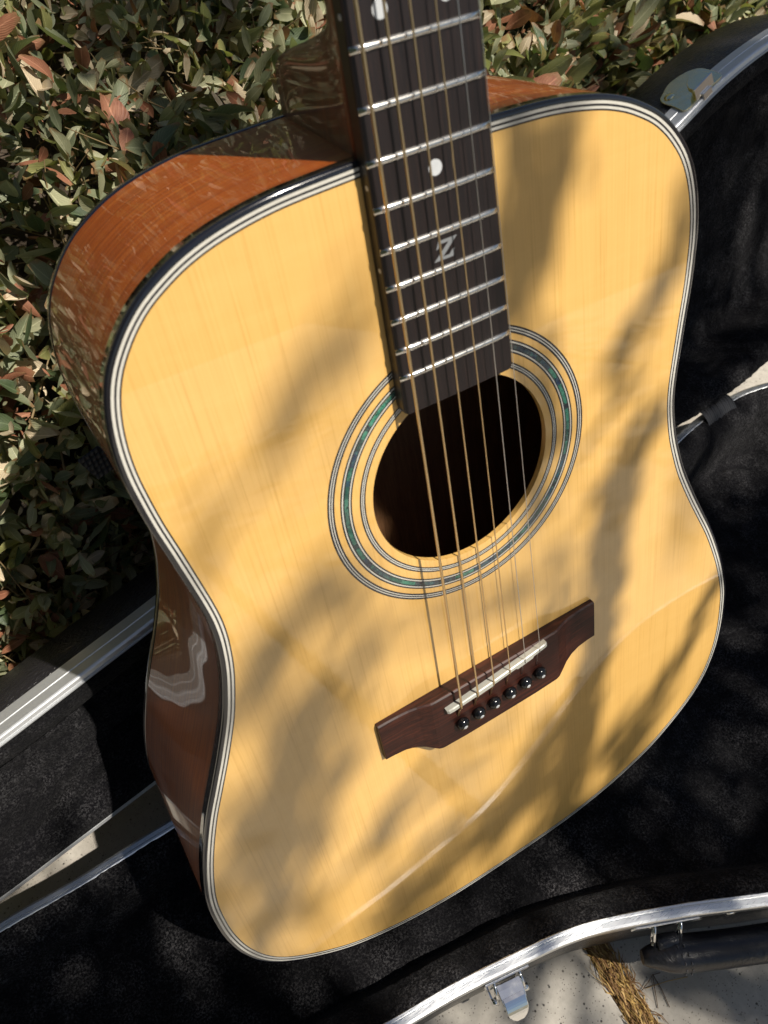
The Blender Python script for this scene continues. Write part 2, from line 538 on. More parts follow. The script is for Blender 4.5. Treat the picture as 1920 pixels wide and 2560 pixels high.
# ================================================================ GUITAR CASE
CASE = empty('guitar_case', 'open black hard guitar case with aluminium rims, standing under the guitar', 'guitar case', loc=(.15, .12, 0))
COFF = (150, 120, 0)
front = [(-400, 34), (-320, 25), (-230, 21), (-147, 19), (-109, 15), (-64, 11.5), (-12, 4.3), (19, -1), (47.5, -9.2), (102, -31), (161, -58), (215, -80), (280, -97), (350, -101), (430, -95), (510, -101), (580, -88), (635, -40), (662, 40), (668, 110)]
backp = [(668, 110), (664, 180), (645, 250), (605, 296), (560, 313), (516, 320), (470, 317), (425, 309), (340, 288), (250, 264), (150, 238), (60, 223), (-50, 217), (-188, 216), (-258, 213), (-318, 213), (-385, 206), (-420, 180), (-430, 120), (-425, 60), (-400, 34)]
front = [(x, y - float(np.interp(x, [-320, -150, 0, 480, 600], [0, 4.5, 5.5, 5.5, 0]))) for x, y in front]
BASE = resample(crom(front[:-1] + backp[:-1], 10, True), 520)
A_ = np.array([455, 316, 0.]); Bq = np.array([-262, 240, 0.])
E_ = (A_ - Bq) / np.linalg.norm(A_ - Bq)
Z_ = np.array([0, 0, 1.])
YY = np.cross(Z_, E_)
TH = math.radians(72)
U_ = math.cos(TH) * YY + math.sin(TH) * Z_
N_ = np.cross(E_, U_)                                    # out of the open lid, towards the viewer
lid_lo = [(-800, -6), (-773, -9), (-708, -4), (-644, 1.5), (-560, 9), (-450, 15), (-250, 12), (-80, 6), (37, 10.5), (77, 13), (117, 20), (190, 34), (260, 58), (315, 105), (335, 180)]
lid_hi = [(318, 245), (285, 296), (235, 326), (178, 339), (130, 341), (80, 336), (40, 328.5), (9, 320), (-29, 306.5), (-110, 279), (-220, 243), (-330, 207), (-430, 175), (-500, 157), (-583, 142), (-643, 133), (-698, 124.5), (-770, 113), (-800, 92), (-815, 48)]
LID = resample(crom(lid_lo + lid_hi, 10, True), 520)
def base_pt(x, y, z):
    return Vector((x, y, H + z))
def lid_pt(x, s, z):
    p = A_ + E_ * x + U_ * s + N_ * z
    return Vector((p[0], p[1], p[2] + H))
def sweep(P, prof, fn, name, mat, parent, smooth=False, close_bottom=False):
    nr = normals2(P)
    if np.sum(P[:, 0] * np.roll(P[:, 1], -1) - np.roll(P[:, 0], -1) * P[:, 1]) < 0:
        nr = -nr
    b_ = B(); n = len(P); vs = []
    for i in range(n):
        for (o_, z) in prof:
            zz = z(P[i]) if callable(z) else z
            q = P[i] + nr[i] * o_
            vs.append(fn(q[0], q[1], zz))
    m = len(prof)
    fs = [(i * m + j, ((i + 1) % n) * m + j, ((i + 1) % n) * m + j + 1, i * m + j + 1) for i in range(n) for j in range(m - 1)]
    if close_bottom:
        fs.append(tuple(i * m + m - 1 for i in range(n)))
    b_.add(vs, fs, 0, smooth)
    return b_.build(name, mat, parent, off=COFF)
shell = sweep(BASE, [(-.6, -12.5), (.2, -14), (-.2, -40), (-1.5, -66), (-5, -80), (-14, -88.4)], base_pt, 'base_shell', M['vinyl'], CASE, True, True)
ldep = lambda p: -np.interp(p[0], [-820, -500, 100, 340], [70, 72, 100, 100])
lshell = sweep(LID, [(-.8, -19), (.1, -20), (-1, lambda p: ldep(p) * .6), (-4, lambda p: ldep(p) * .85), (-14, ldep)], lid_pt, 'lid_shell', M['vinyl'], CASE, True, True)
# rims stay beside their shells; shells carry lining and rim as sub-parts
rim_prof = [(-7.6, -14), (-7.6, 2.4), (-6.8, 3.0), (-5.4, 2.9), (-5.1, .7), (-4.4, .7), (-4.1, 1.5), (-1.0, 1.3), (.7, .5), (1.3, -1), (1.3, -5.4), (.5, -6), (.5, -12.2), (-.4, -13.5)]
sweep(BASE, rim_prof, base_pt, 'rim', M['alu_polished'], shell)
lrim_prof = [(-6.5, -14), (-6.5, 1.2), (-5.6, 2.2), (-4.6, 2.2), (-4.2, .3), (-3.4, .3), (-3.0, 1.3), (-.4, 1.2), (.5, .6), (1.1, -.4), (1.1, -8.6), (.6, -9.1), (.6, -9.9), (1.1, -10.4), (1.1, -20.2), (.3, -20.9), (-.6, -20.9)]
sweep(LID, lrim_prof, lid_pt, 'rim', M['alu'], lshell)

def polydist(Q, P):
    """distance from points Q to closed polyline P"""
    a = P; b_ = np.roll(P, -1, 0); ab = b_ - a; L2 = (ab ** 2).sum(1)
    d = np.full(len(Q), 1e9)
    for s_ in range(0, len(Q), 2000):
        q = Q[s_:s_ + 2000][:, None, :]
        t = np.clip(((q - a) * ab).sum(2) / L2, 0, 1)
        d[s_:s_ + 2000] = np.sqrt(((q - a - t[..., None] * ab) ** 2).sum(2)).min(1)
    return d
def nz(x, y, sc, seed):
    r_ = np.random.default_rng(seed); o = 0 * x
    for i in range(7):
        a = r_.uniform(0, 2 * math.pi); f = sc * r_.uniform(.5, 2.2); o = o + np.sin((x * math.cos(a) + y * math.sin(a)) * f + r_.uniform(0, 6.28)) / 7
    return o
def lining(P, fn, floor, x0, x1, name, parent, nx=260, ny=110, seed=1, inset=5.6, over=False):
    nr = normals2(P)
    if np.sum(P[:, 0] * np.roll(P[:, 1], -1) - np.roll(P[:, 0], -1) * P[:, 1]) < 0:
        nr = -nr
    ins = np.full(len(P), float(inset))
    if over:                                              # along the hinge side the plush laps over the rim
        kx = np.clip((-nr[:, 1] - .3) / .3, 0, 1)
        ins = inset + (np.interp(P[:, 0], [-60, 0], [5.2, .5]) - inset) * kx
    I = P - nr * ins[:, None]
    Ic = np.vstack([I, I[:1]])
    xs = np.linspace(I[:, 0].min() + 1.0, I[:, 0].max() - 1.0, nx)
    lo = np.zeros(nx); hi = np.zeros(nx)
    for i, x in enumerate(xs):
        ys = []
        for a, b_ in zip(Ic[:-1], Ic[1:]):
            if (a[0] - x) * (b_[0] - x) <= 0 and a[0] != b_[0]:
                ys.append(a[1] + (b_[1] - a[1]) * (x - a[0]) / (b_[0] - a[0]))
        lo[i], hi[i] = min(ys), max(ys)
    v = (1 - np.cos(np.linspace(0, math.pi, ny))) / 2 * .55 + np.linspace(0, 1, ny) * .45
    X = np.repeat(xs, ny); Y = (lo[:, None] + (hi - lo)[:, None] * v[None]).ravel()
    d = polydist(np.c_[X, Y], I)
    lipw = 20 + 3.0 * nz(X, Y, .03, seed + 3)
    sm = lambda t: np.clip(t, 0, 1) ** 2 * (3 - 2 * np.clip(t, 0, 1))
    puff = 3.2 * np.sin(np.clip(d / lipw, 0, 1) * math.pi)
    fl = np.array([floor(x) for x in X])
    z = 2.6 - 9.6 * np.clip(d / lipw, 0, 1) + puff - sm((d - lipw) / 9) * (fl - 7)
    z += 1.6 * nz(X, Y, .11, seed) * np.clip(d / 12, 0, 1) + 3.2 * nz(X, Y * 1.6, .035, seed + 1) * np.clip((d - 26) / 25, 0, 1)
    if over:
        near = np.clip((lo.repeat(ny) + 42 - Y) / 20, 0, 1)
        z += 6.0 * near * np.clip(d / 2.5 + .3, 0, 1) * np.interp(X, [-80, 20], [0, 1])
        z += near * np.interp(X, [-80, 20], [0, 1]) * rng.normal(0, .8, len(z))
    z += rng.normal(0, .22, len(z)) * np.clip(d / 3, 0, 1)
    vs = [fn(a, b_, c) for a, b_, c in zip(X, Y, z)]
    fs = [(i * ny + j, (i + 1) * ny + j, (i + 1) * ny + j + 1, i * ny + j + 1) for i in range(nx - 1) for j in range(ny - 1)]
    return B().add(vs, fs, 0, True).build(name, M['plush'], parent, off=COFF)
lining(BASE, base_pt, lambda x: float(np.interp(x, [-80, 150, 260], [27, 30, 66])), -430, 668, 'lining', shell, 300, 110, 1)
lining(LID, lid_pt, lambda x: float(np.interp(x, [-560, -300], [44, 56])), -820, 335, 'lining', lshell, 300, 110, 9, 5.2, True)

def frame_front(x):
    """frame of the base's outer wall at plan x: origin on the rim line, tangent, up, outward"""
    i = np.argmin(np.abs(BASE[:, 0] - x) + (BASE[:, 1] > 115) * 1e4)
    t = BASE[(i + 2) % len(BASE)] - BASE[i - 2]
    t = Vector((t[0], t[1], 0)).normalized()
    if t.x < 0:
        t = -t
    out = Vector((t.y, -t.x, 0))
    return Vector((x, BASE[i, 1], H)), t, Vector((0, 0, 1)), out
# latch (hangs open on the front wall)
o_, t_, up_, out_ = frame_front(-26)
lat = B()
lat.prism([(-17, -8), (17, -8), (17, -15), (10, -16), (8, -15), (5, -11.5), (-5, -11.5), (-8, -15), (-10, -16), (-17, -15)], 1.2, 2.6, fr=(o_, t_, up_, out_))
lat.prism([(-17, -15), (-10, -16), (-10, -42), (10, -42), (10, -16), (17, -15), (13, -46), (-13, -46)], .8, 2.0, fr=(o_, t_, up_, out_))
latch = lat.build('latch', M['chrome'], CASE, off=COFF, bevel=.5)
def sheet(cols, th, fr, mi=0, b_=None):
    """curved strap: list of (y, z, halfwidth) swept along width"""
    o, x, y, n_ = fr
    b_ = b_ or B(); vs = []
    for (yy_, zz_, hw) in cols:
        for sx in (-1, 1):
            vs.append(o + x * (sx * hw) + y * yy_ + n_ * zz_)
    k_ = len(cols)
    nrm = []
    for i in range(k_):
        a = cols[max(i - 1, 0)]; c = cols[min(i + 1, k_ - 1)]
        t = Vector((c[0] - a[0], c[1] - a[1])).normalized()
        nrm.append((-t.y, t.x))
    for i, (yy_, zz_, hw) in enumerate(cols):
        for sx in (-1, 1):
            vs.append(o + x * (sx * hw) + y * (yy_ + nrm[i][0] * th) + n_ * (zz_ + nrm[i][1] * th))
    fs = []
    for i in range(k_ - 1):
        fs.append((2 * i, 2 * i + 1, 2 * i + 3, 2 * i + 2))
        q = 2 * k_
        fs.append((q + 2 * i, q + 2 * i + 2, q + 2 * i + 3, q + 2 * i + 1))
        fs.append((2 * i, 2 * i + 2, q + 2 * i + 2, q + 2 * i)); fs.append((2 * i + 1, q + 2 * i + 1, q + 2 * i + 3, 2 * i + 3))
    fs += [(0, 2 * k_, 2 * k_ + 1, 1), (2 * k_ - 2, 2 * k_ - 1, 4 * k_ - 1, 4 * k_ - 2)]
    return b_.add(vs, fs, mi, False)
lf = (o_, t_, up_, out_)
sheet([(-15, 4, 9.2), (-15.6, 8, 9.2), (-18.5, 15, 9.0), (-19.2, 17, 8.8)], 1.2, lf).build('hook_plate', M['chrome'], latch, off=COFF, bevel=.4)
lev = [(-17.5, 12.5, 8.4)]
for i in range(9):
    t = i / 8
    lev.append((-18.0 - 7 * t - 5 * t * t, 15.5 + 12 * t, 8.2 * math.sqrt(max(0.05, 1 - max(0, (t - .45) / .58) ** 2))))
sheet(lev, 1.3, lf).build('lever', M['chrome'], latch, off=COFF, bevel=.4)
for sx in (-1, 1):
    bb = B()
    bb.tube([o_ + t_ * (sx * 9.8) + up_ * -12 + out_ * 2, o_ + t_ * (sx * 10.4) + up_ * -20 + out_ * 10, o_ + t_ * (sx * 10.6) + up_ * -30 + out_ * 13], 1.1, 8)
    bb.tube([o_ + t_ * (sx * 9.6) + up_ * -28 + out_ * 11, o_ + t_ * (sx * 14) + up_ * -28 + out_ * 11], 2.6, 10)
    bb.box(o_ + t_ * (sx * 13) + up_ * -34 + out_ * 6, (1.2, 10, 12), 0, (t_, up_, out_))
    bb.build('hinge_arm', M['chrome'], latch, off=COFF)
# handle on the front wall
ho, ht, hu, hn = frame_front(93)
han = empty('handle', '', ''); han.parent = CASE
del han['label'], han['category']
fr = (ho, ht, hu, hn)
pl = B()
pl.prism([(-25, -8), (22, -8), (25, -11), (24, -15), (14, -15.5), (10, -14), (-11, -14), (-15, -16.5), (-26, -16), (-28, -12)], 1.4, 2.8, fr=fr)
pl.build('bracket', M['chrome'], han, off=COFF, bevel=.5)
for sx in (-10, 9.5):
    lp = B()
    ring = []
    for a in np.linspace(-.9, 4.05, 14):
        ring.append(ho + ht * sx + hu * (-25 + 9.5 * math.sin(a)) + hn * (9.5 + 5.2 * math.cos(a)))
    lp.tube([ho + ht * sx + hu * -13 + hn * 2.2] + [ho + ht * sx + hu * -18 + hn * 6] + [ho + ht * sx + hu * (-27) + hn * 12.5, ho + ht * sx + hu * -31 + hn * 12, ho + ht * sx + hu * -31.5 + hn * 9, ho + ht * sx + hu * -27 + hn * 6, ho + ht * sx + hu * -16 + hn * 2.2], 1.15, 8)
    lp.build('ring', M['chrome'], han, off=COFF)
B().tube([ho + ht * -12 + hu * -28 + hn * 10.5, ho + ht * 11.5 + hu * -28 + hn * 10.5], 1.3, 8).build('pin', M['chrome'], han, off=COFF)
gp = B()
gp.tube([ho + ht * x + hu * -28 + hn * 10.5 for x in (-8.4, -8.2, -7.4, 0, 6.8, 7.6, 7.8)], [4.0, 5.2, 5.8, 6.0, 5.8, 5.2, 4.0], 18)
gp.build('leather_loop', M['leather'], han, off=COFF)
gr_ = B()
gpts = []; grad = []
for x in np.linspace(-19, 130, 34):
    t = (x + 19) / 149
    gpts.append(ho + ht * x + hu * (-36 + 3 * t) + hn * (16.5 + 5 * math.sin(min(1, max(0, t) * 1.4) * 1.57)))
    end = min(1, (x + 19.6) / 26)
    grad.append(6.6 + 6.4 * (end * end * (3 - 2 * end)) if x > -18.5 else 5.0)
gr_.tube(gpts, grad, 22)
gr_.build('grip', M['leather'], han, off=COFF)
for q in (0, 4.5):
    stc = B()
    for k_ in range(10):
        a = math.pi * (-.75 + 1.3 * k_ / 9) + .4
        cx = 5 + q + 3.2 * math.cos(a * 1.0)
        i = int(np.clip((cx + 19) / 149 * 33, 0, 32))
        c = gpts[i] + ht * ((cx + 19) / 149 * 33 - i) * 4.5
        d_ = (hn * math.cos(a) + hu * math.sin(a))
        d2 = (hn * math.cos(a + .16) + hu * math.sin(a + .16))
        rr_ = grad[i] + .1
        stc.tube([c + d_ * rr_, c + (d_ + d2).normalized() * (rr_ + .9), c + d2 * rr_], .5, 5)
    stc.build('stitching', M['thread'], han, off=COFF)
# rivet on the rim right of the handle plate
rv, rt, ru, rn = frame_front(136)
B().lathe([(4.2, 0), (4.0, 1.2), (2.2, 2.0), (0.3, 2.2)], rv + ru * -14.5 + rn * .2, rn, 14).build('rivet', M['chrome'], CASE, off=COFF)
# catch plate on the outer wall of the lid, hooked over the rim
ct = (E_ * 38 + U_ * 14) / math.hypot(38, 14); cn = (U_ * 38 - E_ * 14) / math.hypot(38, 14)
cfr = (lid_pt(-20, 309.6, 0), Vector(ct), Vector(-N_), Vector(cn))
cp = B()
outl = crom([(1, 4.5), (5, 1.6), (14, 1), (32, .2), (44, -1), (47.5, 2), (51, 11), (53.5, 21), (54, 29), (49, 37), (38.5, 42.5), (30, 43.3), (22, 40.8), (14, 38), (10, 34), (7, 27), (5, 18), (2.5, 10)], 5, True)
cp.prism([tuple(p) for p in outl], 1.4, 2.8, fr=cfr)
catch = cp.build('catch_plate', M['hedge_tint'], CASE, off=COFF, bevel=.4)
kpoly = [tuple(p) for p in crom([(36, 1.5), (37.2, 8), (36, 15), (31.5, 18.2), (26, 16.5), (20, 12.5), (15.5, 7.5), (13.8, 1.5)], 5)]
kb = B(); kb.prism([(x, y) for x, y in kpoly], 9.0, 12.5, fr=cfr)
kb.prism([(18 + (x - 18) * .86 + 2, 1.9 + (y - 1.5) * .8) for x, y in kpoly], 2.7, 9.1, fr=cfr)
kb.build('catch_block', M['hedge_tint'], catch, off=COFF, bevel=.5)
kb = B(); kb.prism([(13.8, -.3), (36.2, -.3), (36.2, 1.4), (13.8, 1.4)], 2.9, 12.6, fr=cfr)
kb.build('hook_plate', M['chrome'], catch, off=COFF, bevel=.4)
kb = B(); kb.prism([(19.5, -2.4), (30.5, -2.4), (30.5, -.4), (19.5, -.4)], -1.5, 4.6, fr=cfr)
kb.build('tongue', M['chrome'], catch, off=COFF, bevel=.5)
B().lathe([(4.6, 2.7), (4.4, 3.5), (2.6, 4.2), (.3, 4.3)], cfr[0] + cfr[1] * 16 + cfr[2] * 30, cfr[3], 14).build('rivet', M['hedge_tint'], catch, off=COFF)
# ribbed fabric hinge strap between base and lid
hs = B(); vs = []; n_ = 9
for i in range(25):
    x = 457 + 44 * i / 24
    yb = float(np.interp(x, [425, 470, 516], [309, 317, 320]))
    for j in range(n_):
        a = j / (n_ - 1)
        vs.append((x - 3 * a, yb - 15 + 26 * a + .6 * math.sin(i * 1.57), H + 1 + 7 * math.sin(a * math.pi) + 2 * a + .8 * math.sin(i * 1.57)))
hs.add(vs, [(i * n_ + j, (i + 1) * n_ + j, (i + 1) * n_ + j + 1, i * n_ + j + 1) for i in range(24) for j in range(n_ - 1)], 0, True)
hs.build('hinge_strap', M['webbing'], CASE, off=COFF)

# ================================================================ GUITAR
org = gw((0, -207, -60))
GM = Matrix.Translation(org) @ G2W.to_4x4()
GUI = empty('acoustic_guitar', 'acoustic guitar with pale spruce top and abalone rosette, leaning upright in its open case', 'guitar', mat=GM)
GOFF = (0, -207, -60)
half = [(0, 287.6), (14, 287.4), (28, 287), (51, 286.1), (64, 285), (76, 283.1), (87, 280.6), (97, 277.2), (105, 273.4), (113.5, 268.4), (120.5, 262.6), (126.5, 256), (131.8, 248.5), (135.8, 240), (138.7, 230), (140.4, 219), (140.9, 208), (140.4, 197), (139.2, 183), (137, 167), (134.8, 150), (133, 135), (132.3, 124), (132.9, 112), (135.2, 97), (138.8, 83), (144, 67), (153, 46), (162, 27), (171.5, 7), (180.5, -16), (186.8, -36), (191.2, -56), (192.6, -76), (192, -97), (188.2, -119), (180, -140), (167, -157), (146, -174.5), (124, -187.5), (92, -198.6), (58, -205), (28, -207), (0, -207.3)]
hp = crom(half, 8)
full = np.vstack([hp, np.c_[-hp[-2:0:-1, 0], hp[-2:0:-1, 1]]])     # clockwise from the neck joint
NS = 420
OUT = resample(full, NS)
NR = normals2(OUT)
if (NR[NS // 4] @ np.array([1, 0])) < 0:
    NR = -NR
def off(o): return OUT + NR * o
def arc_len(P): return np.r_[0, np.cumsum(np.hypot(*np.diff(np.vstack([P, P[:1]]), axis=0).T))]
def depth(y): return 98 + (287 - y) / 494 * 24
def ringband(P, Q, zp, zq, name, mat, parent):
    n = len(P)
    vs = [(p[0], p[1], zp) for p in P] + [(q[0], q[1], zq) for q in Q]
    fs = [(i, (i + 1) % n, n + (i + 1) % n, n + i) for i in range(n)]
    return B().add(vs, fs).build(name, mat, parent, off=GOFF)
# soundboard with its hole
HC = np.array([0, 140.06]); HR = 48.6
inner = off(-3.7)
ang = np.arctan2(inner[:, 1] - HC[1], inner[:, 0] - HC[0])
hole = np.c_[HC[0] + HR * np.cos(ang), HC[1] + HR * np.sin(ang)]
sb = B(); vs = []; K = 14
for k_ in range(K + 1):
    t = k_ / K
    for i in range(NS):
        p = hole[i] * (1 - t) + inner[i] * t
        vs.append((p[0], p[1], 0.0))
fs = [(k_ * NS + i, k_ * NS + (i + 1) % NS, (k_ + 1) * NS + (i + 1) % NS, (k_ + 1) * NS + i) for k_ in range(K) for i in range(NS)]
sb.add(vs, fs, 0)
n0 = len(sb.v)
sb.add([(h_[0], h_[1], z) for z in (0, -.5, -3) for h_ in np.c_[HC[0] + (HR + 0) * np.cos(ang), HC[1] + HR * np.sin(ang)]],
       [(j * NS + i, j * NS + (i + 1) % NS, (j + 1) * NS + (i + 1) % NS, (j + 1) * NS + i) for j in range(2) for i in range(NS)], 0, True)
lo_ = off(-.5)
sb.add([(h_[0], h_[1], -3) for h_ in hole] + [(p[0], p[1], -3) for p in lo_], [(i, NS + i, NS + (i + 1) % NS, (i + 1) % NS) for i in range(NS)], 1)
top = sb.build('soundboard', [M['spruce'], M['inside']], GUI, off=GOFF)
for a, c, m in ((0, -1.15, 'white'), (-1.15, -2.0, 'blackline'), (-2.0, -3.0, 'white'), (-3.0, -3.7, 'blackline')):
    ringband(off(a), off(c), 0, 0, 'purfling_line', M[m], top)
def gsweep(prof, name, mat, uv=False):
    n = NS; m = len(prof); vs = []; uvs = []
    al = arc_len(OUT)
    for i in range(n + 1):
        j = i % n
        for (o_, zf) in prof:
            p = OUT[j] + NR[j] * o_
            z = zf(p[1]) if callable(zf) else zf
            vs.append(((p[0] - GOFF[0]) * MM, (p[1] - GOFF[1]) * MM, (z - GOFF[2]) * MM)); uvs.append((al[i] * MM, z * MM))
    fs = [(i * m + j, i * m + j + 1, (i + 1) * m + j + 1, (i + 1) * m + j) for i in range(n) for j in range(m - 1)]
    me = mesh(name, vs, fs, mat, True, uvs)
    return link(name, me, GUI)
gsweep([(0, 0), (1.3, 0), (1.9, -.25), (2.25, -.8), (2.3, -1.6), (2.3, -6.6), (2.1, -6.7)], 'binding', M['black'])
gsweep([(2.15, -6.6), (2.15, -30), (2.15, -60), (2.15, lambda y: -depth(y) + 7)], 'side', M['mahogany'], True)
gsweep([(-1.5, -3.0), (-1.5, lambda y: -depth(y) + 3)], 'inner_side', M['inside'])
gsweep([(2.15, lambda y: -depth(y) + 7), (2.35, lambda y: -depth(y) + 6.9), (2.35, lambda y: -depth(y) + 1.4), (1.6, lambda y: -depth(y) + .3), (.2, lambda y: -depth(y))], 'back_binding', M['black'])
bp = B()
P = off(.2)
vs = [(p[0], p[1], -depth(p[1])) for p in P]
bp.add(vs, [tuple(range(NS))], 0)
P2 = off(-1)
bp.add([(p[0], p[1], -depth(p[1]) + 3) for p in P2], [tuple(range(NS))[::-1]], 1)
bp.build('back', [M['neckwood'], M['inside']], GUI, off=GOFF)
# brace inside under the hole and the neck block
bi = B()
bi.box((0, 66, -8), (250, 8, 11)); bi.box((0, 205, -9), (240, 9, 13))
bi.build('brace', M['inside'], GUI, off=GOFF)
B().box((0, 268, -50), (80, 34, 90)).build('neck_block', M['inside'], GUI, off=GOFF)
# rosette
ros = empty('rosette', '', ''); del ros['label'], ros['category']
ros.parent = GUI
def circ(r, n=200): return np.c_[HC[0] + r * np.cos(np.linspace(0, 2 * np.pi, n, endpoint=False)), HC[1] + r * np.sin(np.linspace(0, 2 * np.pi, n, endpoint=False))]
def annulus(r0, r1, m, name='ring'):
    ringband(circ(r1), circ(r0), .10, .10, name, M[m], ros)
for r0, r1, m in ((70.4, 71.3, 'blackline'), (69.95, 70.4, 'white'), (69.25, 69.95, 'blackline'), (68.8, 69.25, 'white'), (67.9, 68.8, 'blackline'),
                  (64.25, 65.0, 'blackline'), (63.65, 64.25, 'white'), (60.0, 60.6, 'white'), (59.25, 60.0, 'blackline'), (63.0, 63.65, 'blackline'), (60.6, 61.1, 'blackline'),
                  (54.55, 55.3, 'blackline'), (54.1, 54.55, 'white'), (53.65, 54.1, 'blackline'), (53.2, 53.65, 'white'), (52.45, 53.2, 'blackline')):
    annulus(r0, r1, m)
a0 = 0.0
while a0 < 2 * math.pi - .02:
    a1 = min(2 * math.pi, a0 + random.uniform(.035, .15))
    if 2 * math.pi - a1 < .05:
        a1 = 2 * math.pi
    sk0, sk1 = random.uniform(-.02, .02), random.uniform(-.02, .02)
    pts = []
    for t in np.linspace(0, 1, 6):
        a = a0 + (a1 - a0) * t
        pts.append((HC[0] + 61.1 * math.cos(a), HC[1] + 61.1 * math.sin(a)))
    for t in np.linspace(1, 0, 6):
        a = a0 + (a1 - a0) * t
        pts.append((HC[0] + 62.95 * math.cos(a), HC[1] + 62.95 * math.sin(a)))
    B().add([(p[0], p[1], .11 + random.uniform(0, .02)) for p in pts], [tuple(range(12))]).build('abalone_piece', M['abalone'], ros, off=GOFF)
    a0 = a1
# neck with heel
L = 647.7
fy = lambda n: L * 2 ** (-n / 12)
HW12, HW20, ZF = 25.74, 27.756, 6.447
def hw(y): return HW12 + (HW20 - HW12) * (fy(12) - y) / (fy(12) - fy(20))
nb = B(); secs = []
ysec = [286.5, 292, 300, 306, 310, 313, 315.5, 318, 320.5, 323, 326, 330, 335, 342, 352, 380, 450, 540, 630, 646, 662]
dsec = [93, 93, 92.5, 91.5, 89.5, 85, 78, 68, 56, 46, 38, 32, 28, 25, 23.5, 23, 22, 21, 20, 19.5, 19]
bl = [1, 1, 1, 1, 1, 1, 1, .97, .9, .78, .6, .4, .22, .1, 0, 0, 0, 0, 0, 0, 0]
NP = 14
for y, d_, q in zip(ysec, dsec, bl):
    h_ = hw(y) - .4
    sec = []
    for k_ in range(NP + 1):
        s_ = k_ / NP
        ea = (h_ * math.cos(s_ * math.pi / 2) ** .85, -d_ * math.sin(s_ * math.pi / 2))
        if s_ < .78:
            t = s_ / .78
            he = (h_ + (13.5 - h_) * (t ** .85), -d_ * t)
        else:
            he = (13.5 * (1 - (s_ - .78) / .22), -d_)
        sec.append((ea[0] * (1 - q) + he[0] * q, ea[1] * (1 - q) + he[1] * q))
    ring = [(x, y, z) for x, z in sec] + [(-x, y, z) for x, z in sec[-2::-1]]
    secs.append(ring)
m = len(secs[0])
vs = [p for ring in secs for p in ring]
fs = [(i * m + j, i * m + (j + 1) % m, (i + 1) * m + (j + 1) % m, (i + 1) * m + j) for i in range(len(secs) - 1) for j in range(m)]
fs += [tuple(range(m)), tuple((len(secs) - 1) * m + j for j in range(m))[::-1]]
nb.add(vs, fs, 0, True)
neck = nb.build('neck', M['neckwood'], GUI, off=GOFF)
# headstock beyond the frame
hd = B()
hd.prism([(-22, 660), (-30, 690), (-34, 850), (-20, 862), (20, 862), (34, 850), (30, 690), (22, 660)], -16, -1)
head = hd.build('headstock', M['neckwood'], GUI, off=GOFF, bevel=1)
for sx in (-1, 1):
    for k_ in range(3):
        tb = B()
        y = 705 + 52 * k_
        tb.tube([(sx * 20, y, -1), (sx * 20, y, 12)], 3, 12)
        tb.tube([(sx * 33, y, -8), (sx * 44, y, -8)], 2.5, 8)
        tb.lathe([(1, 44), (6, 46), (8, 54), (5, 62), (1, 63)], (0, y, -8), (sx, 0, 0), 12)
        tb.build('tuner', M['fret'], head, off=GOFF)
# fingerboard, frets, markers
fb = B(); NA = 10
ys = [186.8, 187.6, 189.5] + list(np.linspace(192, 646, 24))
vs = []
for i, y in enumerate(ys):
    h_ = hw(y) - (1.6 if i == 0 else .5 if i == 1 else 0)
    prof = [(-h_, .15), (-h_, ZF - .7), (-h_ + .25, ZF - .25)] + [(x, ZF + .5 * (1 - (x / h_) ** 2)) for x in np.linspace(-h_ + .7, h_ - .7, NA)] + [(h_ - .25, ZF - .25), (h_, ZF - .7), (h_, .15)]
    vs += [(x, y, z) for x, z in prof]
m = NA + 6
fs = [(i * m + j, (i + 1) * m + j, (i + 1) * m + (j + 1) % m, i * m + (j + 1) % m) for i in range(len(ys) - 1) for j in range(m)]
fs += [tuple(range(m))[::-1], tuple((len(ys) - 1) * m + j for j in range(m))]
fb.add(vs, fs, 0)
fbo = fb.build('fingerboard', M['fingerboard'], GUI, off=GOFF)
for n in range(1, 21):
    y = fy(n); h_ = hw(y)
    vs = []; XS = np.linspace(-h_ + .05, h_ - .05, 13); NC = 9
    for i, x in enumerate(XS):
        e = min(1, (h_ - abs(x)) / 1.6) * .75 + .25
        zb = ZF + .5 * (1 - (x / h_) ** 2) - .1
        for k_ in range(NC):
            a = math.pi * k_ / (NC - 1)
            vs.append((x, y - 1.25 * math.cos(a), zb + (1.2 * e) * math.sin(a) ** .8))
    XN = len(XS)
    fs = [(i * NC + j, (i + 1) * NC + j, (i + 1) * NC + j + 1, i * NC + j + 1) for i in range(XN - 1) for j in range(NC - 1)]
    fs += [tuple(range(NC))[::-1], tuple((XN - 1) * NC + j for j in range(NC))]
    B().add(vs, fs, 0, True).build('fret', M['fret'], fbo, off=GOFF)
def dot(x, y, r=2.9):
    zt = ZF + .5 * (1 - (x / 27) ** 2)
    B().lathe([(r, zt - .5), (r, zt + .05), (r * .98, zt + .07)], (x, y, 0), (0, 0, 1), 24).build('position_dot', M['pearl'], fbo, off=GOFF)
for n in (3, 5, 7, 9, 15):
    dot(0 if n != 15 else .6, (fy(n) + fy(n - 1)) / 2)
for x in (-12.6, 12.6):
    dot(x, (fy(12) + fy(11)) / 2 - .3)
for n in (12, 15, 17):
    y = (fy(n) + fy(n - 1)) / 2
    B().lathe([(1.0, 0), (1.0, .12), (.9, .16)], (-hw(y) + .02, y, 3.9), (-1, 0, 0), 12).build('side_dot', M['pearl'], fbo, off=GOFF)
zz = B()
